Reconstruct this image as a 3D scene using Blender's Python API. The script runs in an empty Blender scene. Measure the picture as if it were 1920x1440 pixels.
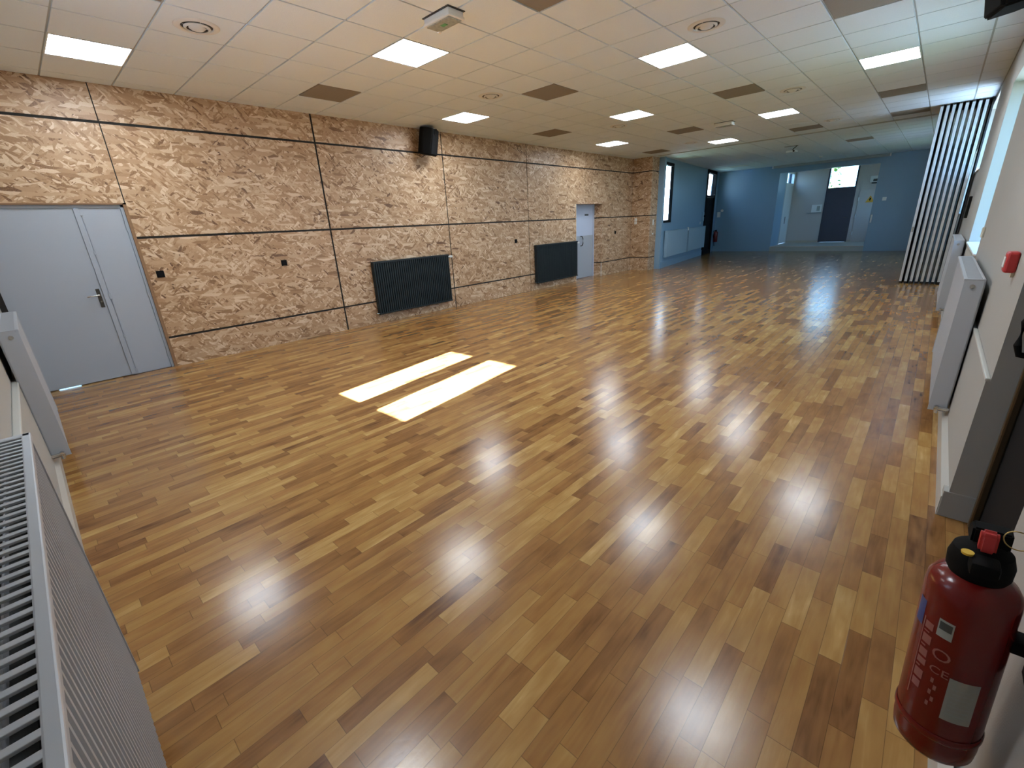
import bpy, bmesh, math, random
from mathutils import Vector, Matrix
random.seed(7)
C = bpy.context.scene.collection
PI = math.pi
H = 3.3475                       # ceiling height

# ------------------------------------------------------------------ camera, world, sun, exposure
cam_d = bpy.data.cameras.new('camera'); cam = bpy.data.objects.new('camera', cam_d); C.objects.link(cam)
cam_d.sensor_width = 36.0; cam_d.lens = 825.29 * 36 / 1920; cam_d.clip_start = 0.02; cam_d.clip_end = 300
RW = ((0.67244717, -0.738404, -0.0507379), (0.28175786, 0.19199461, 0.94008009), (-0.6844175, -0.64645, 0.33715736))
m = Matrix.Identity(4)
for c in range(3):
    for r in range(3): m[r][c] = RW[c][r]
m.translation = Vector((-0.7426, -7.1641, 1.5804)); cam.matrix_world = m
sc = bpy.context.scene; sc.camera = cam
sc.view_settings.view_transform = 'Standard'; sc.view_settings.look = 'None'
sc.view_settings.exposure = 0.42; sc.view_settings.gamma = 1.0; sc.view_settings.use_curve_mapping = False
sc.cycles.use_denoising = True
sc.cycles.max_bounces = 10; sc.cycles.diffuse_bounces = 6; sc.cycles.glossy_bounces = 4
sc.cycles.transparent_max_bounces = 12; sc.cycles.sample_clamp_indirect = 8.0
sc.cycles.caustics_reflective = False; sc.cycles.caustics_refractive = False

world = bpy.data.worlds.new('sky'); sc.world = world; world.use_nodes = True
wn = world.node_tree.nodes; wl = world.node_tree.links
for n in list(wn): wn.remove(n)
wo = wn.new('ShaderNodeOutputWorld'); bg = wn.new('ShaderNodeBackground')
tc = wn.new('ShaderNodeTexCoord'); sx = wn.new('ShaderNodeSeparateXYZ'); cr = wn.new('ShaderNodeValToRGB')
wl.new(tc.outputs['Generated'], sx.inputs[0]); wl.new(sx.outputs['Z'], cr.inputs[0])
cr.color_ramp.elements[0].position = 0.0; cr.color_ramp.elements[0].color = (0.36, 0.68, 1.0, 1)
cr.color_ramp.elements[1].position = 0.7; cr.color_ramp.elements[1].color = (0.16, 0.46, 1.0, 1)
wl.new(cr.outputs[0], bg.inputs[0]); bg.inputs[1].default_value = 7.5
wl.new(bg.outputs[0], wo.inputs[0])

SUN_T = 0.60                      # drop per metre along x
sd = bpy.data.lights.new('sun', 'SUN'); sd.energy = 150.0; sd.angle = math.radians(0.53); sd.color = (.88, .93, 1.12)
sun = bpy.data.objects.new('sun', sd); C.objects.link(sun)
sun.rotation_euler = Vector((-1.0, -0.146, SUN_T)).to_track_quat('Z', 'Y').to_euler()
sun.location = (-20, -10, 14)
LED = 26.0

def portal(loc, size, normal):
    d = bpy.data.lights.new('window_daylight', 'AREA'); d.shape = 'RECTANGLE'; d.size, d.size_y = size
    d.cycles.is_portal = True
    o = bpy.data.objects.new('window_daylight', d); C.objects.link(o); o.location = loc
    o.rotation_euler = (-Vector(normal)).to_track_quat('Z', 'Y').to_euler() if abs(normal[2]) > .5 else Vector(tuple(-a for a in normal)).to_track_quat('Z', 'Y').to_euler()
    return o

# ------------------------------------------------------------------ materials
def new_mat(name):
    mt = bpy.data.materials.new(name); mt.use_nodes = True
    nt = mt.node_tree; b = nt.nodes['Principled BSDF']
    return mt, nt, b
def col4(c): return (c[0], c[1], c[2], 1.0)
def mat(name, color, rough=0.6, metal=0.0, bump=0.0, bscale=60.0, var=0.0, vscale=3.0, spec=0.5):
    mt, nt, b = new_mat(name)
    b.inputs['Base Color'].default_value = col4(color); b.inputs['Roughness'].default_value = rough
    b.inputs['Metallic'].default_value = metal; b.inputs['Specular IOR Level'].default_value = spec
    t = nt.nodes.new('ShaderNodeTexCoord')
    nz = nt.nodes.new('ShaderNodeTexNoise'); nz.inputs['Scale'].default_value = vscale; nz.inputs['Detail'].default_value = 4
    nt.links.new(t.outputs['Object'], nz.inputs['Vector'])
    mx = nt.nodes.new('ShaderNodeMix'); mx.data_type = 'RGBA'
    k = 1.0 - max(var, 0.03)
    mx.inputs[6].default_value = col4([c * k for c in color]); mx.inputs[7].default_value = col4(color)
    nt.links.new(nz.outputs['Fac'], mx.inputs[0]); nt.links.new(mx.outputs[2], b.inputs['Base Color'])
    if bump > 0:
        n2 = nt.nodes.new('ShaderNodeTexNoise'); n2.inputs['Scale'].default_value = bscale; n2.inputs['Detail'].default_value = 3
        nt.links.new(t.outputs['Object'], n2.inputs['Vector'])
        bp = nt.nodes.new('ShaderNodeBump'); bp.inputs['Strength'].default_value = bump; bp.inputs['Distance'].default_value = 0.01
        nt.links.new(n2.outputs['Fac'], bp.inputs['Height']); nt.links.new(bp.outputs[0], b.inputs['Normal'])
    return mt
def emit(name, color, s):
    mt, nt, b = new_mat(name)
    b.inputs['Base Color'].default_value = col4((.8, .8, .8)); b.inputs['Emission Color'].default_value = col4(color)
    b.inputs['Emission Strength'].default_value = s
    return mt

def nmath(nt, op, a=None, b=None, c=None):
    n = nt.nodes.new('ShaderNodeMath'); n.operation = op
    for i, v in enumerate((a, b, c)):
        if v is None: continue
        if isinstance(v, (int, float)): n.inputs[i].default_value = v
        else: nt.links.new(v, n.inputs[i])
    return n.outputs[0]
def ramp(nt, fac, stops):
    r = nt.nodes.new('ShaderNodeValToRGB'); e = r.color_ramp.elements
    while len(e) < len(stops): e.new(0.5)
    for i, (p, c) in enumerate(stops): e[i].position = p; e[i].color = col4(c)
    nt.links.new(fac, r.inputs[0]); return r.outputs[0]

def osb_material():
    mt, nt, b = new_mat('oriented_strand_board')
    L = nt.links
    t = nt.nodes.new('ShaderNodeTexCoord'); s = nt.nodes.new('ShaderNodeSeparateXYZ'); L.new(t.outputs['Object'], s.inputs[0])
    u = nmath(nt, 'ADD', s.outputs[0], s.outputs[1])
    cb = nt.nodes.new('ShaderNodeCombineXYZ'); L.new(u, cb.inputs[0]); L.new(s.outputs[2], cb.inputs[1])
    nz = nt.nodes.new('ShaderNodeTexNoise'); nz.noise_dimensions = '2D'; nz.inputs['Scale'].default_value = 14; nz.inputs['Detail'].default_value = 2
    L.new(cb.outputs[0], nz.inputs['Vector'])
    sub = nt.nodes.new('ShaderNodeVectorMath'); sub.operation = 'SUBTRACT'; L.new(nz.outputs['Color'], sub.inputs[0]); sub.inputs[1].default_value = (.5, .5, .5)
    scl = nt.nodes.new('ShaderNodeVectorMath'); scl.operation = 'SCALE'; L.new(sub.outputs[0], scl.inputs[0]); scl.inputs['Scale'].default_value = 0.016
    ad = nt.nodes.new('ShaderNodeVectorMath'); ad.operation = 'ADD'; L.new(cb.outputs[0], ad.inputs[0]); L.new(scl.outputs[0], ad.inputs[1])
    angs = [90, -50, 55, 12, -25, 78, 35, -8, -68, 22, -40, 50, 3]
    tone = None; 
    for k, a in enumerate(angs):
        mp = nt.nodes.new('ShaderNodeMapping'); mp.vector_type = 'TEXTURE' if False else 'POINT'
        r1 = nt.nodes.new('ShaderNodeVectorRotate'); r1.rotation_type = 'Z_AXIS'; r1.inputs['Angle'].default_value = math.radians(a)
        L.new(ad.outputs[0], r1.inputs['Vector'])
        mp.inputs['Scale'].default_value = (6.0 + (k % 3) * 2.2, 26 + (k % 4) * 8, 1); mp.inputs['Location'].default_value = (k * 7.3, k * 3.1, 0)
        L.new(r1.outputs[0], mp.inputs['Vector'])
        v = nt.nodes.new('ShaderNodeTexVoronoi'); v.voronoi_dimensions = '2D'; v.inputs['Scale'].default_value = 1.0
        L.new(mp.outputs[0], v.inputs['Vector'])
        sp = nt.nodes.new('ShaderNodeSeparateColor'); L.new(v.outputs['Color'], sp.inputs[0])
        if tone is None: tone = sp.outputs[1]
        else:
            mask = nmath(nt, 'GREATER_THAN', sp.outputs[0], 0.76)
            mx = nt.nodes.new('ShaderNodeMix'); mx.data_type = 'FLOAT'
            L.new(mask, mx.inputs[0]); L.new(tone, mx.inputs[2]); L.new(sp.outputs[1], mx.inputs[3]); tone = mx.outputs[0]
    fine = nt.nodes.new('ShaderNodeTexNoise'); fine.inputs['Scale'].default_value = 90; fine.inputs['Detail'].default_value = 3
    L.new(cb.outputs[0], fine.inputs['Vector'])
    big = nt.nodes.new('ShaderNodeTexNoise'); big.inputs['Scale'].default_value = 1.3; L.new(cb.outputs[0], big.inputs['Vector'])
    tt = nmath(nt, 'ADD', nmath(nt, 'MULTIPLY', tone, 0.80), nmath(nt, 'MULTIPLY', fine.outputs['Fac'], 0.18))
    tt = nmath(nt, 'ADD', tt, nmath(nt, 'MULTIPLY', nmath(nt, 'SUBTRACT', big.outputs['Fac'], 0.5), 0.22))
    c = ramp(nt, tt, [(0.06, (.12, .055, .024)), (.14, (.28, .15, .068)), (.30, (.40, .24, .125)), (.60, (.49, .32, .185)), (.78, (.60, .43, .28)), (.95, (.74, .58, .41))])
    L.new(c, b.inputs['Base Color']); b.inputs['Roughness'].default_value = 0.45
    bp = nt.nodes.new('ShaderNodeBump'); bp.inputs['Strength'].default_value = 0.25; bp.inputs['Distance'].default_value = 0.004
    L.new(tt, bp.inputs['Height']); L.new(bp.outputs[0], b.inputs['Normal'])
    return mt

def parquet_material():
    mt, nt, b = new_mat('oak_strip_parquet'); L = nt.links
    t = nt.nodes.new('ShaderNodeTexCoord'); s = nt.nodes.new('ShaderNodeSeparateXYZ'); L.new(t.outputs['Object'], s.inputs[0])
    x, y = s.outputs[0], s.outputs[1]
    yr = nmath(nt, 'DIVIDE', y, 0.070); row = nmath(nt, 'FLOOR', yr); fr = nmath(nt, 'FRACT', yr)
    wnz = nt.nodes.new('ShaderNodeTexWhiteNoise'); wnz.noise_dimensions = '1D'; L.new(row, wnz.inputs['W'])
    W = nmath(nt, 'ADD', nmath(nt, 'DIVIDE', x, 0.40), nmath(nt, 'MULTIPLY', wnz.outputs['Value'], 900.0))
    v1 = nt.nodes.new('ShaderNodeTexVoronoi'); v1.voronoi_dimensions = '1D'; v1.inputs['Scale'].default_value = 1; v1.inputs['Randomness'].default_value = 0.75
    L.new(W, v1.inputs['W'])
    v2 = nt.nodes.new('ShaderNodeTexVoronoi'); v2.voronoi_dimensions = '1D'; v2.feature = 'DISTANCE_TO_EDGE'; v2.inputs['Scale'].default_value = 1; v2.inputs['Randomness'].default_value = 0.75
    L.new(W, v2.inputs['W'])
    sp = nt.nodes.new('ShaderNodeSeparateColor'); L.new(v1.outputs['Color'], sp.inputs[0])
    # grain, offset from board to board
    cb = nt.nodes.new('ShaderNodeCombineXYZ')
    L.new(nmath(nt, 'MULTIPLY', x, 3.0), cb.inputs[0]); L.new(nmath(nt, 'MULTIPLY', y, 34.0), cb.inputs[1]); L.new(nmath(nt, 'MULTIPLY', sp.outputs[2], 60.0), cb.inputs[2])
    g = nt.nodes.new('ShaderNodeTexNoise'); g.inputs['Scale'].default_value = 1.0; g.inputs['Detail'].default_value = 5; g.inputs['Distortion'].default_value = 1.2
    L.new(cb.outputs[0], g.inputs['Vector'])
    cb2 = nt.nodes.new('ShaderNodeCombineXYZ')
    L.new(nmath(nt, 'MULTIPLY', x, 5.0), cb2.inputs[0]); L.new(nmath(nt, 'MULTIPLY', y, 14.0), cb2.inputs[1]); L.new(nmath(nt, 'MULTIPLY', sp.outputs[1], 40.0), cb2.inputs[2])
    g2 = nt.nodes.new('ShaderNodeTexNoise'); g2.inputs['Scale'].default_value = 1.0; g2.inputs['Detail'].default_value = 2
    L.new(cb2.outputs[0], g2.inputs['Vector'])
    tone = nmath(nt, 'ADD', nmath(nt, 'MULTIPLY', sp.outputs[0], 0.56), nmath(nt, 'MULTIPLY', g.outputs['Fac'], 0.38))
    tone = nmath(nt, 'ADD', tone, nmath(nt, 'MULTIPLY', nmath(nt, 'SUBTRACT', g2.outputs['Fac'], 0.5), 0.55))
    c = ramp(nt, tone, [(0.06, (.110, .046, .014)), (.20, (.21, .092, .029)), (.42, (.295, .142, .043)), (.66, (.37, .200, .062)), (.82, (.46, .275, .095)), (.98, (.64, .44, .19))])
    e1 = nmath(nt, 'MINIMUM', fr, nmath(nt, 'SUBTRACT', 1.0, fr))
    seam = nmath(nt, 'MULTIPLY', nmath(nt, 'GREATER_THAN', e1, 0.014), nmath(nt, 'GREATER_THAN', v2.outputs['Distance'], 0.003))
    mx = nt.nodes.new('ShaderNodeMix'); mx.data_type = 'RGBA'; mx.blend_type = 'MULTIPLY'; mx.inputs[0].default_value = 1.0
    sf = nmath(nt, 'ADD', nmath(nt, 'MULTIPLY', seam, 0.45), 0.55)
    L.new(c, mx.inputs[6]); L.new(sf, mx.inputs[7]); L.new(mx.outputs[2], b.inputs['Base Color'])
    rn = nt.nodes.new('ShaderNodeTexNoise'); rn.inputs['Scale'].default_value = 2.5; rn.inputs['Detail'].default_value = 4; L.new(t.outputs['Object'], rn.inputs['Vector'])
    L.new(nmath(nt, 'ADD', nmath(nt, 'MULTIPLY', rn.outputs['Fac'], 0.10), 0.155), b.inputs['Roughness'])
    b.inputs['Specular IOR Level'].default_value = 0.36
    hb = nt.nodes.new('ShaderNodeTexNoise'); hb.inputs['Scale'].default_value = 60; hb.inputs['Detail'].default_value = 3; L.new(t.outputs['Object'], hb.inputs['Vector'])
    hh = nmath(nt, 'ADD', nmath(nt, 'MULTIPLY', hb.outputs['Fac'], 0.6), nmath(nt, 'MULTIPLY', g.outputs['Fac'], 0.15))
    hh = nmath(nt, 'ADD', hh, nmath(nt, 'MULTIPLY', seam, 0.35))
    bp = nt.nodes.new('ShaderNodeBump'); bp.inputs['Strength'].default_value = 0.22; bp.inputs['Distance'].default_value = 0.0016
    L.new(hh, bp.inputs['Height']); L.new(bp.outputs[0], b.inputs['Normal'])
    return mt

def glass_material():
    mt = bpy.data.materials.new('window_glass'); mt.use_nodes = True; nt = mt.node_tree
    for n in list(nt.nodes): nt.nodes.remove(n)
    o = nt.nodes.new('ShaderNodeOutputMaterial'); tr = nt.nodes.new('ShaderNodeBsdfTransparent'); gl = nt.nodes.new('ShaderNodeBsdfGlossy')
    gl.inputs['Roughness'].default_value = 0.02; tr.inputs[0].default_value = (.94, .97, .96, 1)
    fr = nt.nodes.new('ShaderNodeFresnel'); fr.inputs[0].default_value = 1.45; mx = nt.nodes.new('ShaderNodeMixShader')
    ge = nt.nodes.new('ShaderNodeNewGeometry'); k = nmath(nt, 'ADD', nmath(nt, 'MULTIPLY', ge.outputs['Backfacing'], 1 / 1.45 - 1.45), 1.45); nt.links.new(k, fr.inputs[0])
    nt.links.new(fr.outputs[0], mx.inputs[0]); nt.links.new(tr.outputs[0], mx.inputs[1]); nt.links.new(gl.outputs[0], mx.inputs[2]); nt.links.new(mx.outputs[0], o.inputs[0])
    return mt

def brick_material():
    mt, nt, b = new_mat('white_brick'); L = nt.links
    t = nt.nodes.new('ShaderNodeTexCoord'); s = nt.nodes.new('ShaderNodeSeparateXYZ'); L.new(t.outputs['Object'], s.inputs[0])
    cb = nt.nodes.new('ShaderNodeCombineXYZ'); L.new(s.outputs[1], cb.inputs[0]); L.new(s.outputs[2], cb.inputs[1])
    br = nt.nodes.new('ShaderNodeTexBrick'); L.new(cb.outputs[0], br.inputs['Vector'])
    br.inputs['Color1'].default_value = (.80, .80, .76, 1); br.inputs['Color2'].default_value = (.72, .72, .68, 1); br.inputs['Mortar'].default_value = (.45, .45, .42, 1)
    br.inputs['Scale'].default_value = 1.0; br.inputs['Brick Width'].default_value = .4; br.inputs['Row Height'].default_value = .11; br.inputs['Mortar Size'].default_value = .012
    L.new(br.outputs['Color'], b.inputs['Base Color']); b.inputs['Roughness'].default_value = .8
    return mt

M = dict(
    osb=osb_material(), parquet=parquet_material(), glass=glass_material(), brick=brick_material(),
    gap=mat('black_batten', (.012, .010, .008), .8),
    osb_edge=mat('board_edge', (.30, .17, .085), .7, var=.3, vscale=40),
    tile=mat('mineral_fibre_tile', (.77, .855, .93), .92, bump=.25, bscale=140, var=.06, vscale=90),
    tbar=mat('ceiling_grid', (.44, .46, .45), .6),
    darktile=mat('grey_ceiling_panel', (.27, .235, .19), .9, bump=.3, bscale=160, var=.1, vscale=70),
    led=emit('led_diffuser', (.89, .985, 1.08), LED), ledoff=mat('unlit_diffuser', (.78, .80, .78), .35),
    white=mat('white_metal', (.72, .73, .72), .4), plaster=mat('cream_wall_paint', (.37, .365, .34), .75, bump=.15, bscale=200),
    ledge=mat('ledge_gloss_paint', (.48, .475, .44), .35),
    door=mat('grey_door_paint', (.38, .42, .475), .42, bump=.06, bscale=220),
    pale_door=mat('pale_blue_door_paint', (.53, .60, .74), .4, bump=.05, bscale=220),
    rad=mat('radiator_enamel', (.41, .43, .46), .38), rad_dark=mat('radiator_dark_enamel', (.012, .018, .020), .5, spec=.3),
    radin=mat('radiator_inside', (.05, .05, .05), .8),
    bluewall=mat('blue_wall_paint', (.23, .37, .50), .33, bump=.1, bscale=120),
    bluerad=mat('blue_radiator_enamel', (.27, .40, .50), .4),
    chrome=mat('brushed_steel', (.62, .62, .60), .25, 1.0), darkmetal=mat('dark_steel', (.10, .095, .085), .35, .8),
    black=mat('black_plastic', (.006, .006, .006), .8, spec=.12), blackm=mat('black_door_paint', (.008, .008, .009), .75, spec=.12),
    bronze=mat('bronze_frame', (.10, .075, .045), .28, .7), navy=mat('navy_door_paint', (.018, .035, .065), .35),
    alu=mat('anodised_aluminium', (.74, .78, .80), .36, .6), seal=mat('black_rubber_seal', (.02, .022, .024), .6),
    panelgrey=mat('partition_panel', (.045, .055, .058), .5),
    red=mat('red_enamel', (.15, .006, .006), .2), redbox=mat('red_plastic', (.45, .03, .03), .4),
    yellow=mat('yellow_plastic', (.75, .50, .05), .5), wht=mat('white_plastic', (.80, .80, .77), .4),
    lens=mat('clouded_lens', (.50, .52, .45), .3, var=.75, vscale=38), green=mat('green_pictogram', (.10, .32, .12), .5),
    alcove=mat('alcove_wall_paint', (.56, .51, .48), .8), beige=mat('beige_tiles', (.52, .45, .36), .35, var=.1),
    greytile=mat('grey_tile', (.36, .40, .40), .5), grass=mat('grass', (.07, .10, .06), .95, var=.4, vscale=2.0), ground=mat('pale_paving', (.62, .62, .60), .9, var=.15, vscale=1.0),
    leaf=mat('leaves', (.08, .17, .04), .7, var=.5, vscale=6), bark=mat('bark', (.12, .08, .05), .9),
    label=mat('label_paper', (.36, .38, .36), .5, var=.08, vscale=60), labelink=mat('pink_print', (.32, .11, .10), .4),
    labelblue=mat('blue_print', (.02, .05, .20), .4), ink=mat('dark_print', (.05, .06, .06), .5), orange=mat('warning_yellow', (.70, .36, .04), .5),
    cream=mat('cream_plastic', (.66, .62, .50), .5), gold=mat('brass_wire', (.45, .33, .12), .3, .9),
)

# ------------------------------------------------------------------ geometry helpers
class MB:
    def __init__(s): s.bm = bmesh.new()
    def box(s, x0, x1, y0, y1, z0, z1, bev=0.0, mtx=None):
        r = bmesh.ops.create_cube(s.bm, size=1.0); vs = r['verts']
        for v in vs: v.co = Vector(((x0 + x1) / 2 + v.co.x * abs(x1 - x0), (y0 + y1) / 2 + v.co.y * abs(y1 - y0), (z0 + z1) / 2 + v.co.z * abs(z1 - z0)))
        if bev > 0:
            es = list({e for v in vs for e in v.link_edges})
            rr = bmesh.ops.bevel(s.bm, geom=es, offset=bev, segments=2, profile=.5, affect='EDGES'); vs = list({v for f in rr['faces'] for v in f.verts} | {v for v in vs if v.is_valid})
        if mtx is not None:
            for v in vs: v.co = mtx @ v.co
        return s
    def cyl(s, p0, p1, r, seg=20, r2=None):
        p0 = Vector(p0); p1 = Vector(p1); d = p1 - p0
        q = d.to_track_quat('Z', 'Y').to_matrix().to_4x4(); mt = Matrix.Translation((p0 + p1) / 2) @ q
        bmesh.ops.create_cone(s.bm, cap_ends=True, segments=seg, radius1=r, radius2=r if r2 is None else r2, depth=d.length, matrix=mt)
        return s
    def tube(s, pts, r, seg=10):
        pts = [Vector(p) for p in pts]; rings = []
        up = Vector((0, 0, 1)) if abs((pts[1] - pts[0]).normalized().z) < .9 else Vector((1, 0, 0))
        for i, p in enumerate(pts):
            d = (pts[min(i + 1, len(pts) - 1)] - pts[max(i - 1, 0)]).normalized()
            a = d.cross(up).normalized(); b = a.cross(d)
            rings.append([s.bm.verts.new(p + a * r * math.cos(2 * PI * k / seg) + b * r * math.sin(2 * PI * k / seg)) for k in range(seg)])
        for i in range(len(rings) - 1):
            for k in range(seg): s.bm.faces.new((rings[i][k], rings[i][(k + 1) % seg], rings[i + 1][(k + 1) % seg], rings[i + 1][k]))
        s.bm.faces.new(rings[0][::-1]); s.bm.faces.new(rings[-1]); return s
    def lathe(s, prof, c=(0, 0, 0), seg=40, mtx=None, close=True):
        rings = []
        for r, z in prof:
            rings.append([s.bm.verts.new((c[0] + max(r, .0004) * math.cos(2 * PI * k / seg), c[1] + max(r, .0004) * math.sin(2 * PI * k / seg), c[2] + z)) for k in range(seg)])
        for i in range(len(rings) - 1):
            for k in range(seg): s.bm.faces.new((rings[i][k], rings[i][(k + 1) % seg], rings[i + 1][(k + 1) % seg], rings[i + 1][k]))
        if close: s.bm.faces.new(rings[0][::-1]); s.bm.faces.new(rings[-1])
        if mtx is not None:
            for rg in rings:
                for v in rg: v.co = mtx @ v.co
        return s
    def prism(s, poly, h0, h1, f):
        # poly of 2D points, extruded; f(a, b, h) -> 3D point
        A = [s.bm.verts.new(f(a, b, h0)) for a, b in poly]; B = [s.bm.verts.new(f(a, b, h1)) for a, b in poly]; n = len(poly)
        s.bm.faces.new(A[::-1]); s.bm.faces.new(B)
        for i in range(n): s.bm.faces.new((A[i], A[(i + 1) % n], B[(i + 1) % n], B[i]))
        return s
    def build(s, name, mt, parent=None, smooth=False):
        bmesh.ops.recalc_face_normals(s.bm, faces=s.bm.faces)
        me = bpy.data.meshes.new(name); s.bm.to_mesh(me); s.bm.free(); me.materials.append(mt)
        if smooth:
            me.shade_smooth() if hasattr(me, 'shade_smooth') else None
            try: me.set_sharp_from_angle(angle=math.radians(35))
            except Exception: pass
        o = bpy.data.objects.new(name, me); C.objects.link(o)
        if parent is not None:
            o.parent = parent; o.matrix_parent_inverse = Matrix.Identity(4)
        return o
def pieces(mb, name, mt, parent=None, smooth=False):
    # one object for every separate piece of the collected mesh
    bm = mb.bm; bm.verts.ensure_lookup_table(); seen = set(); out = []
    for v0 in list(bm.verts):
        if v0 in seen: continue
        stack = [v0]; isl = []; seen.add(v0)
        while stack:
            v = stack.pop(); isl.append(v)
            for e in v.link_edges:
                w = e.other_vert(v)
                if w not in seen: seen.add(w); stack.append(w)
        nb = MB(); mp = {v: nb.bm.verts.new(v.co) for v in isl}
        for fc in {f for v in isl for f in v.link_faces}: nb.bm.faces.new([mp[v] for v in fc.verts])
        out.append(nb.build(name, mt, parent, smooth))
    bm.free(); return out
def tag(o, label, cat, group=None, kind=None):
    o['label'] = label; o['category'] = cat
    if group: o['group'] = group
    if kind: o['kind'] = kind
    return o
def struct(o, label=None, cat=None):
    o['kind'] = 'structure'
    if label: o['label'] = label
    if cat: o['category'] = cat
    return o
def thing(name, label, cat, loc=(0, 0, 0), group=None, mtx=None):
    o = bpy.data.objects.new(name, None); C.objects.link(o); o.empty_display_size = .1
    if mtx is not None: o.matrix_world = mtx
    else: o.location = loc
    if label: tag(o, label, cat, group)
    return o
def copy_tree(o, parent=None):
    c = o.copy(); C.objects.link(c)
    if parent is not None: c.parent = parent
    for ch in list(o.children): copy_tree(ch, c)
    return c

# ------------------------------------------------------------------ floor and ceiling
f = MB().box(-1.1, 24.4, -7.85, .62, -.12, 0).build('floor', M['parquet']); struct(f, 'oak strip parquet floor running the length of the hall', 'floor')

XD, YD = 13.2, .2166           # partition line, face of the strand board wall
cb_ = MB()
WY0 = .2166
cb_.box(-1.1, 13.7, -7.8, .30, H + .006, H + .12).box(13.7, 21.7, -7.8, .60, H + .006, H + .12).box(21.7, 24.6, -7.8, -1.7, H + .16, H + .3)
ceil = cb_.build('ceiling', M['tbar']); struct(ceil, 'suspended ceiling of off-white square tiles', 'ceiling')
dark_tiles = [(4, 1), (8, 4), (12, 1), (12, 7), (16, 4), (16, 10), (20, 1), (20, 7), (4, 7), (8, 10), (20, 10), (0, 4)]
far_dark = [(26, 8)]
lit = [(0, 1), (4, 4), (8, 1), (8, 7), (12, 4), (12, 10), (16, 1), (16, 7), (20, 4), (0, 7), (4, 10)]
off = [(24, 1), (32, 1), (21, 10)]
skip = set(dark_tiles + far_dark + lit + off)
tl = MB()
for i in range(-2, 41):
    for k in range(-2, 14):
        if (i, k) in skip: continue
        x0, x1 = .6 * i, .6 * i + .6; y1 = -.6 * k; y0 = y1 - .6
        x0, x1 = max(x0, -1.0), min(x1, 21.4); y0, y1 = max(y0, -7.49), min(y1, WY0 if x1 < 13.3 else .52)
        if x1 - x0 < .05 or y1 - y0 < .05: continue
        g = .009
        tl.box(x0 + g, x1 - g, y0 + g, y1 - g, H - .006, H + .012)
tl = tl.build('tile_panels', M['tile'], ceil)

def cell(i, k): return .6 * i + .3, -.6 * k - .3
names = {(4, 1): 'second tile row from the strand board wall, the nearest', (12, 1): 'between the two far lights beside the strand board wall', (20, 1): 'nearest the far end of the strand board wall'}
DT = {(4, 1): 'brown-grey ceiling panel just left of the loudspeaker, near the strand board wall', (8, 4): 'grey ceiling panel beside the round vent in the middle of the ceiling',
      (12, 1): 'brown ceiling panel near the strand board wall, above the space between the dark radiators', (12, 7): 'grey ceiling panel between the round vent and the second right-hand row of lights',
      (16, 4): 'dark ceiling panel beside the far emergency light', (16, 10): 'greenish grey ceiling panel in front of the folded partition',
      (20, 1): 'dark ceiling panel nearest the corner of the strand board wall', (20, 7): 'dark ceiling panel just beyond the rightmost far lit light',
      (4, 7): 'grey ceiling panel cut by the top edge, right of the near emergency light', (8, 10): 'large grey ceiling panel at the top edge, left of the hanging loudspeaker',
      (20, 10): 'dark brown ceiling panel touching the top of the folded partition', (0, 4): 'grey ceiling panel above the camera', (26, 8): 'dark ceiling panel in the unlit far room'}  # panel at the partition top is added in place of a dark recess
for ik in dark_tiles + far_dark:
    x, y = cell(*ik)
    o = MB().box(-.288, .288, -.288, .288, -.007, .012, .002).build('ceiling_panel', M['darktile']); o.location = (x, y, H)
    tag(o, DT[ik], 'ceiling panel', 'dark acoustic panels in the ceiling')
LT = {(0, 1): 'lit square ceiling light at the far left above the double door', (4, 4): 'lit square ceiling light directly below the near emergency light',
      (8, 1): 'lit square ceiling light right of the wall loudspeaker', (8, 7): 'large lit square ceiling light below the round vent, right of centre',
      (12, 4): 'lit square ceiling light above the second dark radiator', (12, 10): 'lit square ceiling light at the right, nearest the hanging loudspeaker',
      (16, 1): 'lit square ceiling light nearest the narrow wall door', (16, 7): 'lit square ceiling light right of the far emergency light',
      (20, 4): 'smallest lit square ceiling light, just below the far emergency light', (0, 7): 'lit square ceiling light above the camera', (4, 10): 'lit square ceiling light over the near right corner',
      (24, 1): 'unlit square ceiling light beyond the strand board wall', (32, 1): 'unlit square ceiling light at the far end above the dark glazed door', (21, 10): 'unlit square ceiling light beside the folded partition'}  # the one beside the partition is added for a brightly lit vertical face
def ceiling_light(ik, on):
    x, y = cell(*ik)
    t = thing('ceiling_light', LT[ik], 'ceiling light', (x, y, H), 'square LED lights in the ceiling')
    fb = MB()
    for a in (-1, 1):
        fb.box(-.295, .295, a * .295 - (.012 if a > 0 else 0), a * .295 + (0 if a > 0 else .012), -.008, .01)
        fb.box(a * .295 - (.012 if a > 0 else 0), a * .295 + (0 if a > 0 else .012), -.283, .283, -.008, .01)
    fb.build('frame', M['white'], t)
    MB().box(-.283, .283, -.283, .283, -.004, .006).build('diffuser', M['led'] if on else M['ledoff'], t)
for ik in lit: ceiling_light(ik, True)
for ik in off: ceiling_light(ik, False)

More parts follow.
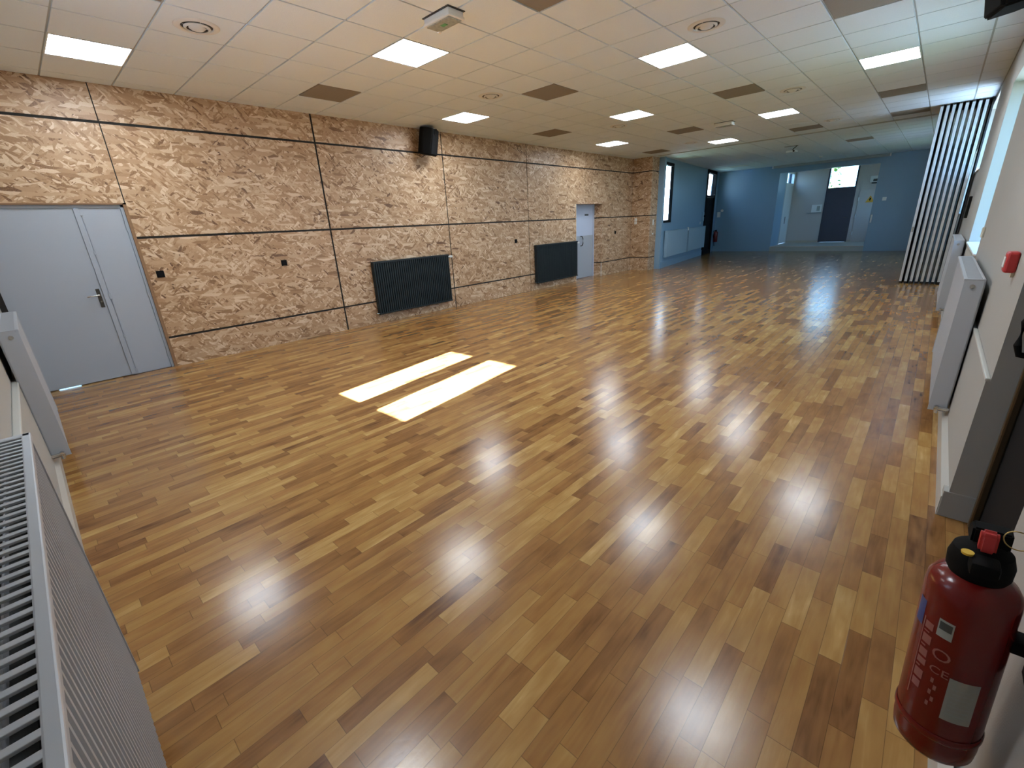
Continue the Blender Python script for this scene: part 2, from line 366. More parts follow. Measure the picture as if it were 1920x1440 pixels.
vt = {(1, 3): 'round white air vent right of the far left ceiling light', (7, 3): 'round white air vent in the middle, left of the grey panel', (13, 3): 'round white air vent just left of the centre far light',
      (19, 3): 'small round air vent beyond the third row of lights', (7, 8): 'large round white air vent above the big right-hand light', (13, 8): 'round air vent right of the grey ceiling panel',
      (19, 8): 'faint round air vent near the partition track'}
for (i, k), lb in vt.items():
    x, y = cell(i, k); t = thing('ceiling_vent', lb, 'air vent', (x, y, H - .006), 'round air vents in the ceiling')
    MB().lathe([(.120, -.001), (.124, -.009), (.150, -.010), (.166, -.007), (.174, -.001)], seg=48, close=False).build('outer_ring', M['white'], t, True)
    MB().lathe([(.001, -.0008), (.121, -.0008)], seg=44, close=False).build('dark_inside', M['radin'], t)
    MB().lathe([(.100, -.006), (.102, -.012), (.086, -.022), (.080, -.020), (.100, -.006)], seg=44, close=False).build('cone_ring', M['white'], t, True)
    c = MB(); c.lathe([(.062, -.004), (.064, -.014), (.046, -.027), (.024, -.030), (.0, -.030), (.0, -.024), (.04, -.020), (.062, -.004)], seg=44, close=False); c.build('centre_cone', M['white'], t, True)
    MB().box(-.110, .110, -.002, .002, -.008, -.003).box(-.002, .002, -.110, .110, -.008, -.003).build('spokes', M['white'], t)

# partition track across the ceiling and header
tk = MB(); tk.box(XD - .06, XD + .06, -7.45, -.56, H - .018, H + .004); tk.build('trim_1', M['tbar']); struct(bpy.data.objects['trim_1'], 'partition track across the ceiling', 'trim')

# emergency lights on the ceiling
def emergency(x, y, lx, ly, label, cover):
    t = thing('emergency_light', label, 'emergency light', (x, y, H - .006), 'emergency lights on the ceiling')
    MB().box(-lx - .012, lx + .012, -ly - .012, ly + .012, -.006, 0).build('backplate', M['darkmetal'], t)
    MB().box(-lx, lx, -ly, ly, -.050, -.006, .006).build('housing', M['wht'], t)
    MB().box(-lx - .006, lx + .006, -ly - .006, ly + .006, -.066, -.044, .005).build('cover_rim', M['wht'], t)
    l = MB().box(-lx + .012, lx - .012, -ly + .014, ly - .014, -.074, -.062, .004).build('lens', M['lens'], t)
    g = MB().box(-.02, .02, -.03, .03, -.0765, -.0735).build('pictogram', M['green'], l)
    d = MB(); d.lathe([(.0, -.012), (.014, -.010), (.020, 0), (.0, 0)], (lx - .02, ly - .022, -.072), 20).build('indicator', M['wht'], l)
emergency(2.385, -3.625, .085, .165, 'white emergency light above the near square light, with clouded lens', 0)
emergency(9.79, -3.55, .085, .165, 'small white emergency light farther down the ceiling', 0)

# ------------------------------------------------------------------ strand board wall (left)
WY = YD
wall = MB()
wall.box(-1.1, -.93, WY + .009, 1.0, 0, H).box(.386, 10.0 - .02, WY + .009, WY + .12, 0, H).box(-.93, .386, WY + .009, WY + .12, 2.085, H)
wall.box(11.345, 13.2, WY + .009, WY + .12, 0, H).box(9.98, 11.345, WY + .009, WY + .12, 2.085, H)
wall.box(9.93, 9.98, WY + .12, .60, 0, 2.15).box(11.345, 11.40, WY + .12, .60, 0, 2.15).box(9.93, 11.40, WY + .12, .60, 2.085, 2.15).box(9.9, 11.5, .56, .62, 0, 2.2)
o = MB().box(13.128, 13.62, -.392, WY + .12, 0, H).build('wall_return', M['gap']); struct(o, 'end return of the strand board wall', 'wall'); wr_ = o
wl_ = wall.build('wall_left', M['gap']); struct(wl_, 'wall clad in strand board panels with black joints', 'wall')
g = .0145
def panels(x0, x1, z0, z1, gx0=g, gx1=g, gz0=g, gz1=g, holes=()):
    b = MB(); X0, X1, Z0, Z1 = x0 + gx0, x1 - gx1, z0 + gz0, z1 - gz1
    if not holes: b.box(X0, X1, WY, WY + .012, Z0, Z1)
    else:
        hx0, hx1, hz0, hz1 = holes
        hx0, hx1, hz0, hz1 = max(hx0, X0), min(hx1, X1), max(hz0, Z0), min(hz1, Z1)
        if hx0 > X0 + .001: b.box(X0, hx0, WY, WY + .012, Z0, Z1)
        if hx1 < X1 - .001: b.box(hx1, X1, WY, WY + .012, Z0, Z1)
        if hz0 > Z0 + .001: b.box(hx0, hx1, WY, WY + .012, Z0, hz0)
        if hz1 < Z1 - .001: b.box(hx0, hx1, WY, WY + .012, hz1, Z1)
    return b.build('wall_panel', M['osb'], wl_)
JX = [.387, 2.925, 5.45, 7.97, 10.45, 13.1]; JZ = [0, .40, 1.68, 2.95, H]
D2 = (10.0, 11.32, 0, 2.062)
for a in range(5):
    for r in range(4):
        x0, x1 = JX[a], JX[a + 1]
        gl_, gr_ = (.006 if a >= 4 else .010 if a >= 3 else .012 if a >= 2 else g), (.006 if a >= 3 else .010 if a >= 2 else .012 if a >= 1 else g)
        if a == 4: gr_ = 0
        if a == 0: gl_ = -.003
        h = D2 if (x1 > 10.0 and r < 3) else ()
        if a == 4 and r < 2: panels(11.32, 13.1, JZ[r], JZ[r + 1], 0, 0, 0 if r == 0 else g); continue
        if a == 3 and r < 2: panels(x0, 10.0, JZ[r], JZ[r + 1], gl_, 0, 0 if r == 0 else g); continue
        panels(x0, x1, JZ[r], JZ[r + 1], gl_, gr_, 0 if r == 0 else g, 0 if r == 3 else g, holes=h)
panels(-1.05, .387, 2.08, 2.95, 0, g, 0, g); panels(-1.05, .387, 2.95, H, 0, g, g, 0)
# lining of the narrow door's recess, and the return at the end of the wall
for r in range(3):
    z0 = JZ[r] + (0 if r == 0 else g); z1 = min(JZ[r + 1] - g, 2.062)
    MB().box(11.32, 11.345, WY + .0125, .56, z0, z1).build('wall_panel', M['osb'], wl_)
    MB().box(9.975, 10.0, WY + .0125, .56, z0, z1).build('wall_panel', M['osb'], wl_)
MB().box(9.975, 11.345, WY + .0125, .56, 2.062, 2.085).build('wall_panel', M['osb'], wl_)
for r in range(4):
    z0 = JZ[r] + (0 if r == 0 else g); z1 = JZ[r + 1] - (0 if r == 3 else g)
    MB().box(13.1, 13.13, -.42, WY - .004, z0, z1).build('wall_panel', M['osb'], wr_)
    MB().box(13.136, 13.60, -.42, -.392, z0, z1).build('wall_panel', M['osb'], wr_)
# slim edging around the double door and the recess corner
e = MB(); e.box(.352, .386, WY - .004, WY + .06, 0, 2.085).box(-1.0, .386, WY - .004, WY + .06, 2.068, 2.085)
e.build('trim_2', M['osb_edge']); struct(bpy.data.objects['trim_2'], 'board edge around the double door', 'trim')
e = MB(); e.box(11.318, 11.326, WY - .003, WY + .012, 0, .40).box(9.992, 10.0, WY - .003, WY + .012, 0, 2.06)
e.build('trim_3', M['white']); struct(bpy.data.objects['trim_3'], 'pale corner bead of the narrow door recess', 'trim')

# double door
d1 = thing('door_1', None, None, (0, 0, 0)); struct(d1, 'grey double door in the strand board wall', 'door')
DY = WY + .034
fr = MB(); fr.box(.322, .352, DY - .012, DY + .06, 0, 2.068, .003).box(-.99, .352, DY - .012, DY + .06, 2.035, 2.068, .003).box(-.99, -.955, DY - .012, DY + .06, 0, 2.035)
fr.build('door_frame', M['door'], d1)
leaf = MB().box(-.955, -.088, DY + .004, DY + .044, .010, 2.033, .002).build('door_leaf', M['door'], d1)
leaf2 = MB().box(-.084, .320, DY + .004, DY + .044, .004, 2.033, .002).build('door_leaf', M['door'], d1)
MB().box(-.108, -.062, DY - .010, DY + .006, .01, 2.03, .002).build('cover_strip', M['door'], leaf2)
b = MB().box(-.05, -.046, DY - .006, DY + .006, .03, 1.98)
for z in (.06, .515, 1.53, 1.97): b.box(-.062, -.036, DY - .012, DY + .006, z - .02, z + .02, .002)
b.box(-.064, -.034, DY - .014, DY + .006, .98, 1.05, .003); b.build('flush_bolt', M['door'], leaf2)
b = MB()
for z in (.19, 1.0, 1.816): b.cyl((.322, DY - .006, z - .05), (.322, DY - .006, z + .05), .008, 12)
pieces(b, 'hinge', M['door'], leaf2)
h = MB().box(-.165, -.128, DY - .006, DY + .005, .895, 1.118, .003).build('handle_plate', M['darkmetal'], leaf)
l = MB(); l.cyl((-.147, DY - .002, 1.045), (-.147, DY - .055, 1.045), .009, 14); l.tube([(-.147, DY - .052, 1.045), (-.19, DY - .056, 1.043), (-.262, DY - .050, 1.04)], .008, 12)
l.build('lever', M['chrome'], h, True)
MB().cyl((-.147, DY - .009, .965), (-.147, DY + .0, .965), .009, 14).build('lock_cylinder', M['chrome'], h)
bar = MB().box(-1.0, .34, .9, 1.0, -.02, .0).build('trim_4', M['greytile']); struct(bar, 'threshold outside the double door', 'trim')
bar2 = MB().box(-.60, .34, DY + .05, .9, -.02, .03).box(-1.0, -.80, DY + .05, .9, -.02, .03).build('trim_18', M['greytile']); struct(bar2, 'raised threshold of the double door', 'trim')  # unseen slabs, added to block part of the daylight under the door

# narrow pale door in its recess
d2 = thing('door_2', None, None); struct(d2, 'pale blue narrow door in a recess of the strand board wall', 'door')
Y2 = .50
fr = MB(); fr.box(10.0, 10.05, Y2 - .02, Y2 + .06, 0, 2.062).box(11.27, 11.32, Y2 - .02, Y2 + .06, 0, 2.062).box(10.05, 11.27, Y2 - .02, Y2 + .06, 2.02, 2.062); fr.build('door_frame', M['pale_door'], d2)
lf = MB().box(10.055, 11.265, Y2 - .002, Y2 + .04, .008, 2.018, .002).build('door_leaf', M['pale_door'], d2)
MB().box(10.06, 11.26, Y2 - .006, Y2 + .002, .02, 1.21, .001).build('kick_plate', M['door'], lf)
hb = MB(); hb.tube([(10.62, Y2, .93), (10.62, Y2 - .06, .94), (10.62, Y2 - .085, 1.0), (10.62, Y2 - .085, 1.13), (10.62, Y2 - .06, 1.19), (10.62, Y2, 1.20)], .014, 12)
hb.build('pull_handle', M['darkmetal'], lf, True)
MB().box(10.83, 11.02, Y2 - .008, Y2 + .0, 1.755, 1.80, .002).build('name_plate', M['ink'], lf)

# ------------------------------------------------------------------ dark column radiators on the strand board wall
def dark_radiator(x0, x1, label):
    t = thing('radiator', label, 'radiator', (x0, WY, .17), 'dark radiators on the strand board wall')
    w = x1 - x0; n = int(w / .045)
    b = MB(); b.box(0, w, -.055, -.018, .0, .93, .004)
    b.build('panel', M['rad_dark'], t)
    r = MB(); p = w / n
    for i in range(n): r.box(i * p + .006, i * p + p - .006, -.094, -.052, .02, .91, .006)
    r.build('ribs', M['rad_dark'], t)
    c = MB().box(0, w, -.104, -.018, .905, .935, .004); c.box(0, w, -.104, -.018, -.005, .02, .004); pieces(c, 'rail', M['rad_dark'], t)
    s = MB(); s.box(.1, .14, -.02, .0, .1, .85); s.box(w - .14, w - .1, -.02, .0, .1, .85); pieces(s, 'wall_bracket', M['black'], t)
    v = MB(); v.cyl((w - .01, -.06, .885), (w + .045, -.06, .885), .016, 16).cyl((w + .04, -.06, .885), (w + .115, -.06, .885), .026, 20, .022); v.build('thermostat_valve', M['wht'], t, True)
    v = MB(); v.cyl((.01, -.06, .015), (-.05, -.06, .015), .014, 14).cyl((-.035, -.06, .015), (-.035, .0, .015), .011, 12); v.build('return_valve', M['chrome'], t, True)
    return t
dark_radiator(3.545, 5.295, 'near dark grey radiator on the strand board wall, below the loudspeaker')
dark_radiator(8.13, 9.925, 'far dark grey radiator beside the narrow pale door')

# sockets on the strand board wall
def socket(x, z, label, w=.085):
    t = thing('wall_socket', label, 'socket', (x, WY, z), 'black sockets on the strand board wall')
    MB().box(-w / 2, w / 2, -.012, 0, -w / 2, w / 2, .004).build('cover_plate', M['black'], t)
    MB().lathe([(.0, 0), (.026, 0), (.028, .004), (.0, .004)], seg=24, mtx=Matrix.Translation((0, -.0125, 0)) @ Matrix.Rotation(PI / 2, 4, 'X')).build('socket_insert', M['blackm'], t)
socket(.508, 1.225, 'black wall socket just right of the grey double door')
socket(2.08, 1.225, 'black wall socket left of the near dark radiator')
socket(7.47, 1.24, 'black wall socket between the two dark radiators')
socket(12.10, 1.235, 'black wall socket right of the narrow pale door')
for z, lb in ((1.57, 'upper white light switch on the end return of the strand board wall'), (1.475, 'lower white light switch on the end return of the strand board wall')):
    t = thing('light_switch', lb, 'light switch', (13.1, .055, z), 'white switches on the wall return')
    MB().box(-.012, 0, -.04, .04, -.04, .04, .003).build('cover_plate', M['wht'], t)
    MB().box(-.016, -.011, -.016, .016, -.024, .024, .002).build('rocker', M['cream'], t)
for z, hh, lb in ((1.47, .17, 'tall white control plate at the end corner of the board wall'), (1.12, .045, 'small white control plate below the tall one at the board wall corner')):
    tag(MB().box(13.30, 13.37, -.434, -.42, z - hh / 2, z + hh / 2, .003).build('control_plate', M['wht']), lb, 'switch')

# loudspeaker boxes
def speaker(mtx, label):
    t = thing('loudspeaker', label, 'loudspeaker', group='wall loudspeakers', mtx=mtx)
    b = MB(); poly = [(-.15, -.13), (.15, -.13), (.15, .02), (.085, .15), (-.085, .15), (-.15, .02)]
    b.prism(poly, -.215, .215, lambda a, c, h: (a, -c, h)); bmesh.ops.bevel(b.bm, geom=list(b.bm.edges), offset=.012, segments=2, affect='EDGES')
    return t, b
def make_speaker(loc, rotz, tilt, label, wall_pt):
    mt = Matrix.Translation(loc) @ Matrix.Rotation(rotz, 4, 'Z') @ Matrix.Rotation(tilt, 4, 'X')
    t = thing('loudspeaker', label, 'loudspeaker', mtx=mt, group='loudspeakers up on the walls')
    # local: front is -Y
    b = MB(); poly = [(-.15, -.14), (.15, -.14), (.155, .03), (.09, .14), (-.09, .14), (-.155, .03)]
    b.prism(poly, -.215, .215, lambda a, c, h: (a, c, h)); bmesh.ops.bevel(b.bm, geom=list(b.bm.edges), offset=.014, segments=2, affect='EDGES')
    b.build('cabinet', M['black'], t)
    MB().box(-.13, .13, -.150, -.138, -.195, .12, .006).build('grille', M['blackm'], t)
    MB().lathe([(.02, .012), (.055, .0), (.062, .006), (.062, .012)], seg=28, close=False, mtx=Matrix.Translation((0, -.155, .16)) @ Matrix.Rotation(-PI / 2, 4, 'X')).build('horn', M['black'], t)
    inv = mt.inverted(); p = inv @ Vector(wall_pt)
    br = MB(); br.tube([Vector((0, .12, .02)), Vector((0, .16, .02)), p], .018, 10); br.build('bracket', M['black'], t)
    return t
s1 = make_speaker((4.94, -.02, 3.10), math.radians(28), math.radians(12), 'black loudspeaker hung high on the strand board wall', (5.03, WY - .020, 3.12))
s2 = make_speaker((4.78, -7.26, 3.13), math.radians(197), math.radians(10), 'black loudspeaker at the top right corner, under the ceiling', (4.75, -7.49, 3.15))
cd = MB().tube([(4.90, WY - .015, 2.99), (4.84, WY - .03, 2.90), (4.88, .12, 2.86), (4.97, .08, 2.92)], .005, 8).build('speaker_cable', M['black'], None); cd.parent = s1; cd.matrix_parent_inverse = s1.matrix_world.inverted()

# ------------------------------------------------------------------ near wall (behind the left edge) and right wall
def wall_with_holes(b, u0, u1, z0, z1, holes, put):
    us = sorted({u0, u1} | {h[0] for h in holes} | {h[1] for h in holes}); zs = sorted({z0, z1} | {h[2] for h in holes} | {h[3] for h in holes})
    for i in range(len(us) - 1):
        for j in range(len(zs) - 1):
            cu, cz = (us[i] + us[i + 1]) / 2, (zs[j] + zs[j + 1]) / 2
            if any(h[0] < cu < h[1] and h[2] < cz < h[3] for h in holes): continue
            put(b, us[i], us[i + 1], zs[j], zs[j + 1])
NX = -.98                          # face of the near wall
k0 = 1.18 - (NX - .12); k1 = 2.97 - (NX - .12)
zb = (1.18 - NX + .12) * SUN_T; zt = (2.97 - NX + .12) * SUN_T
off_y = (1.18 - (NX - .12)) * .146
ya, yb_ = -2.80 - off_y, -3.235 - off_y; yc, yd = -3.545 - off_y, -4.01 - off_y
nw_holes = [(yd - .06, ya + .06, zb - .06, zt + .06)]
b = MB(); wall_with_holes(b, -7.9, 1.0, 0, H, nw_holes, lambda b, u0, u1, z0, z1: b.box(NX - .16, NX, u0, u1, z0, z1))
o = b.build('wall_near', M['plaster']); struct(o, 'cream wall beside the camera', 'wall')
w = thing('window_1', None, None); struct(w, 'near wall window', 'window')
fb = MB()
fb.box(NX - .15, NX - .09, yd - .06, yd, zb - .06, zt + .06).box(NX - .15, NX - .09, yb_ , yc if False else yb_ - 0, zb, zt) if False else None
fb.box(NX - .14, NX - .10, yd - .06, yd, zb - .06, zt + .06); fb.box(NX - .14, NX - .10, yc, yb_, zb - .06, zt + .06); fb.box(NX - .14, NX - .10, ya, ya + .06, zb - .06, zt + .06)
fb.box(NX - .14, NX - .10, yd - .06, ya + .06, zb - .06, zb); fb.box(NX - .14, NX - .10, yd - .06, ya + .06, zt, zt + .06)
fb.build('window_frame', M['white'], w)
for (p, q) in ((yd, yc), (yb_, ya)): MB().box(NX - .123, NX - .117, p, q, zb, zt).build('pane', M['glass'], w)
portal((NX - .20, (ya + yd) / 2, (zb + zt) / 2), (ya - yd, zt - zb), (1, 0, 0))
# wainscot, ledge and skirting of the near wall
b = MB(); b.box(NX, NX + .03, -7.49, WY, 0, .745).build('wainscot_near', M['plaster']); o = bpy.data.objects['wainscot_near']; o.name = 'trim_5'; struct(o, 'thicker lower part of the near wall', 'trim')
o = MB().box(NX, NX + .034, -7.49, WY, .745, .762, .006).build('trim_6', M['ledge']); struct(o, 'ledge along the near wall', 'trim')
o = MB().prism([(0, 0), (.022, 0), (.022, .105), (.0, .15)], -7.45, WY, lambda a, z, h: (NX + .03 + a + .008 * 0, h, z)).build('baseboard_near', M['ledge']); struct(o, 'skirting of the near wall', 'baseboard')

RY = -7.49
WA = (5.60, 7.62, 1.07, 2.85); WB = (10.72, 12.95, 2.07, 3.25)
rw_holes = [WA, WB, (.96, 2.23, 0, 2.25), (14.6, 16.0, 1.3, 2.7), (17.8, 19.2, 1.3, 2.7)]
b = MB(); wall_with_holes(b, -1.1, 21.6, 0, H, rw_holes, lambda b, u0, u1, z0, z1: b.box(u0, u1, RY - .28, RY, z0, z1))
o = b.build('wall_right', M['plaster']); struct(o, 'cream right wall with windows', 'wall')
def rwindow(n, h, label, mull=1):
    w = thing('window_%d' % n, None, None); struct(w, label, 'window'); fb = MB(); y0, y1 = RY - .26, RY - .20; fw = .05
    fb.box(h[0], h[1], y0, y1, h[2], h[2] + fw).box(h[0], h[1], y0, y1, h[3] - fw, h[3])
    xs = [h[0] + (h[1] - h[0]) * i / (mull + 1) for i in range(mull + 2)]
    for i, x in enumerate(xs):
        a = x if i == 0 else (x - fw if i == len(xs) - 1 else x - fw / 2); fb.box(a, a + fw, y0, y1, h[2] + fw, h[3] - fw)
    rv = MB(); rv.box(h[0], h[0] + .004, RY - .20, RY - .001, h[2] + .025, h[3]).box(h[1] - .004, h[1], RY - .20, RY - .001, h[2] + .025, h[3]).box(h[0], h[1], RY - .20, RY - .001, h[3] - .004, h[3]); rv.build('reveal', M['ledge'], w)
    fb.build('window_frame', M['white'], w)
    for i in range(len(xs) - 1): MB().box(xs[i] + .025, xs[i + 1] - .025, RY - .233, RY - .227, h[2] + .03, h[3] - .03).build('pane', M['glass'], w)
    MB().box(h[0] - .0, h[1] + .0, RY - .20, RY + .02, h[2], h[2] + .025, .006).build('window_sill', M['white'], w)
    portal(((h[0] + h[1]) / 2, RY - .35, (h[2] + h[3]) / 2), (h[1] - h[0], h[3] - h[2]), (0, 1, 0))
rwindow(2, WA, 'tall window in the right wall'); rwindow(3, WB, 'high window behind the folded partition')
rwindow(4, rw_holes[3], 'window of the far room, nearer', 2); rwindow(5, rw_holes[4], 'window of the far room, farther', 2)
# lower wall part, ledge, skirting, all ending at the door recess
for x0, x1 in ((2.23, 13.0), (-.95, .96)):
    if x0 > 0:
        o = MB().box(x0, x1, RY, RY + .016, 0, .765).build('trim_7', M['plaster']); struct(o, 'thicker lower part of the right wall', 'trim')
        o = MB().box(x0, x1, RY, RY + .020, .765, .782, .005).build('trim_9', M['ledge']); struct(o, 'ledge along the right wall', 'trim')
    o = MB().prism([(0, 0), (.024, 0), (.024, .11), (0, .15)], x0, x1, lambda a, z, h: (h, RY + .016 + a, z)).build('baseboard_right' if x0 > 0 else 'baseboard_right_near', M['ledge']); struct(o, 'skirting of the right wall', 'baseboard')
# recessed dark door near the camera
o = MB().box(2.226, 2.30, RY - .10, RY + .036, 0, .15, .003).build('trim_11', M['plaster']); struct(o, 'skirting return at the dark door', 'trim')
d3 = thing('door_3', None, None); struct(d3, 'black outside door in the right wall', 'door')
yy = RY - .085
fr = MB(); fr.box(2.165, 2.23, yy - .07, yy, .03, 2.25, .004).box(.96, 1.02, yy - .07, yy, .03, 2.25, .004).box(1.02, 2.165, yy - .07, yy, 2.18, 2.25, .004).box(.96, 2.23, yy - .07, yy + .0, 0, .03); fr.build('door_frame', M['blackm'], d3)
lf = MB().box(1.022, 2.163, yy - .075, yy - .020, .035, 2.178, .003).build('door_leaf', M['blackm'], d3)
MB().box(2.112, 2.150, yy - .024, yy + .012, .035, 2.178, .009).build('edge_profile', M['bronze'], lf)
MB().tube([(2.055, yy - .02, 1.14), (2.055, yy + .05, 1.13), (2.055, yy + .062, 1.09), (2.055, yy + .062, .99), (2.055, yy + .05, .95), (2.055, yy - .02, .94)], .013, 12).build('pull_handle', M['black'], lf, True)
# red call point, cream box, dark box
t = thing('alarm_call_point', 'red fire alarm call point on the right wall near the dark door', 'alarm', (2.62, RY, 1.285))
MB().box(-.05, .05, 0, .045, -.05, .05, .010).build('housing', M['redbox'], t); MB().box(-.03, .03, .044, .049, -.025, .025, .002).build('push_plate', M['wht'], t)
MB().box(-.012, .012, 0, .012, -.075, -.05, .002).build('key_tag', M['cream'], t)
tag(MB().box(5.33, 5.42, RY, RY + .02, 1.26, 1.35, .006).build('thermostat', M['cream']), 'small cream control box beside the right wall window', 'thermostat')
tag(MB().box(10.2, 10.5, RY, RY + .035, 1.32, 1.66, .005).build('notice_board', M['black']), 'black flat board low on the right wall beside the partition', 'notice board')

o = MB().box(5.25, 5.42, -8.30, RY - .27, -.3, 3.4).build('trim_19', M['plaster']); struct(o, 'outside pier beside the right wall window', 'trim')  # unseen fin, added to keep direct sun off the window jamb
# ------------------------------------------------------------------ white panel radiators
def panel_radiator(label, length, mtx, name='radiator', slots=True, group='white panel radiators on the cream walls', m_='rad', h=.93, valve=True, end=0):
    """local: runs along +X from 0, back at Y=0, front towards +Y (depth .10), Z from 0"""
    t = thing(name, label, 'radiator', mtx=mtx, group=group); D = .10
    n = max(6, int(length / .0333)); p = length / n
    b = MB()
    for side in (0, 1):
        y = D - .004 if side else .012
        prof = []
        for i in range(n):
            prof += [(i * p, 0), (i * p + p * .30, 0), (i * p + p * .42, -.006), (i * p + p * .88, -.006)]
        prof.append((length, 0)); pr = [(a, y + d) for a, d in prof] + [(a, y + d - .010) for a, d in reversed(prof)]
        b.prism(pr, .012, h - .02, lambda a, c, hh: (a, c, hh))
    b.build('ribbed_panel', M[m_], t)
    MB().box(.02, length - .02, .030, .070, .04, h - .05).build('convector', M['radin'], t)
    c = MB()
    for x in (0, length - .004): c.box(x - .0015 if x == 0 else x, x + (.004 if x == 0 else .0055), .004, D, .0, h, .0015)
    pieces(c, 'side_cover', M[m_], t)
    gr = MB(); zt_ = h
    gr.box(-.003, length + .003, D - .016, D + .003, zt_ - .014, zt_ + .002, .003).box(-.003, length + .003, 0, .014, zt_ - .014, zt_ + .002, .003)
    gr.box(-.003, .02, 0, D, zt_ - .004, zt_ + .002, .001).box(length - .02, length + .003, 0, D, zt_ - .004, zt_ + .002, .001)
    ns = int((length - .04) / .031); q = (length - .04) / ns
    for i in range(ns + 1): gr.box(.02 + i * q - .0065, .02 + i * q + .0065, .012, D - .014, zt_ - .004, zt_ + .0012, .001)
    gr.box(.02, length - .02, .050, .053, zt_ - .028, zt_ - .010)
    gr.build('top_grille', M[m_], t)
    ex = (lambda x: x) if end == 0 else (lambda x: length - x)
    MB().cyl((ex(-.0075), .055, h - .045), (ex(.004), .055, h - .045), .013, 20).build('plug', M['chrome'], t, True)
    if valve:
        v = MB(); v.cyl((ex(-.002), .055, .03), (ex(-.035), .055, .028), .014, 14).cyl((ex(-.025), .07, .028), (ex(-.025), -.008, .028), .012, 14).cyl((ex(-.025), .055, .028), (ex(-.025), .055, -.01), .011, 12)
        v.build('valve', M['chrome'], t, True)
    s = MB(); 
    for x in (.15, length - .15): s.box(x - .02, x + .02, -.012, .012, .1, .16); s.box(x - .02, x + .02, -.012, .012, h - .2, h - .14)
    pieces(s, 'wall_bracket', M['darkmetal'], t)
    return t
# near wall: local X -> world +Y, local Y -> world +X
def near_m(y, x=-.948): return Matrix(((0, 1, 0, x), (-1, 0, 0, y), (0, 0, 1, .17), (0, 0, 0, 1)))
panel_radiator('white radiator with slotted top grille filling the bottom left corner, closest to the camera', 1.80, near_m(-5.38), end=1)
panel_radiator('white radiator seen end-on beside the grey double door', 1.42, near_m(-1.36), end=1)
panel_radiator('white radiator seen end-on on the right wall, nearer of the pair', 1.80, Matrix.Translation((3.45, RY + .030, .17)))
panel_radiator('white radiator seen end-on on the right wall, nearer the folded partition', 1.70, Matrix.Translation((7.75, RY + .030, .17)))

# ------------------------------------------------------------------ folded partition wall
t = thing('folding_partition', 'stacked folding partition with aluminium edges and dark gaps under the ceiling', 'partition', (12.0, -7.1, 0))
NPn = 8; y_a, y_b = .36, -.33; pt = (y_a - y_b) / NPn
for i in range(NPn):
    yc0 = y_a - (i + .5) * pt; wv = .036; sk = random.uniform(-.015, .015)
    p = MB().box(.02, 1.18, yc0 - wv * .72, yc0 + wv * .72, .05, H - .045).build('panel', M['panelgrey'], t)
    for sx_ in (0, 1):
        e = MB(); x0 = 0 + sk if sx_ == 0 else 1.16; x1 = x0 + .04
        e.box(x0, x1, yc0 + .010, yc0 + .022, .045, H - .04, .002).box(x0, x1, yc0 - .020, yc0 + .004, .045, H - .04, .002)
        e.box(x0 + .008, x1, yc0 - .02, yc0 + .02, .045, H - .04)
        e.build('edge_profile', M['alu'], p)
    MB().box(.012, 1.17, yc0 - wv * .6, yc0 + wv * .6, .012, .05).build('bottom_seal', M['seal'], p)
    MB().box(.012, 1.17, yc0 - wv * .6, yc0 + wv * .6, H - .045, H - .012).build('top_seal', M['seal'], p)
    if i == 0: MB().box(-.022, .0, yc0 - .012, yc0 + .012, 1.05, 1.15, .004).build('latch', M['chrome'], p)
MB().box(.0, .9, y_b - .05, y_b - .025, .02, H - .02).build('end_post', M['seal'], t)

# ------------------------------------------------------------------ far room
P0 = Vector((13.66, -.555, 0)); th = math.atan2(.99, 7.75)
F = Matrix.Translation(P0) @ Matrix.Rotation(th, 4, 'Z')          # local +X along the wall, room on the -Y side
FL = 8.2
winL = (.03, .95, 1.43, 3.22); doorL = (5.62, 7.20, 0, H - .01)
b = MB()
wall_with_holes(b, -.02, FL, 0, H, [winL, doorL], lambda b, u0, u1, z0, z1: b.box(u0, u1, 0, .09, z0, z1, mtx=F))
o = b.build('wall_far_left', M['bluewall']); struct(o, 'blue painted left wall of the far room', 'wall')
o = MB().box(13.575, 13.69, -.60, -.40, 0, H, .004).build('trim_12', M['bluewall']); struct(o, 'pale corner post between the halls', 'trim')
b = MB().box(.12, 5.60, -.016, 0, 0, .77, mtx=F); o = b.build('trim_13', M['bluewall']); struct(o, 'thicker lower part of the far left wall', 'trim')
b = MB().box(.10, 5.60, -.034, -.016, 0, .20, mtx=F); o = b.build('baseboard_far_left', M['bluewall']); struct(o, 'pale blue skirting of the far left wall', 'baseboard')
w = thing('window_6', None, None); struct(w, 'narrow black framed window of the far room', 'window'); fb = MB(); fw = .085
fb.box(winL[0], winL[1], -.02, .05, winL[2], winL[2] + fw, mtx=F).box(winL[0], winL[1], -.02, .05, winL[3] - fw, winL[3], mtx=F).box(winL[0], winL[0] + fw, -.02, .05, winL[2], winL[3], mtx=F).box(winL[1] - fw, winL[1], -.02, .05, winL[2], winL[3], mtx=F)
fb.build('window_frame', M['blackm'], w); MB().box(winL[0] + fw - .01, winL[1] - fw + .01, .03, .036, winL[2] + fw - .01, winL[3] - fw + .01, mtx=F).build('pane', M['glass'], w)
d = thing('door_4', None, None); struct(d, 'tall black door with a glazed top in the far left wall', 'door'); fb = MB()
fb.box(5.62, 5.72, -.04, .12, 0, H - .01, mtx=F).box(7.10, 7.20, -.04, .12, 0, H - .01, mtx=F).box(5.72, 7.10, -.04, .12, 3.22, H - .01, mtx=F).box(5.72, 7.10, -.02, .10, 2.30, 2.38, mtx=F).build('door_frame', M['blackm'], d)
lf = MB().box(5.73, 7.09, .02, .07, .01, 2.29, mtx=F).build('door_leaf', M['blackm'], d)
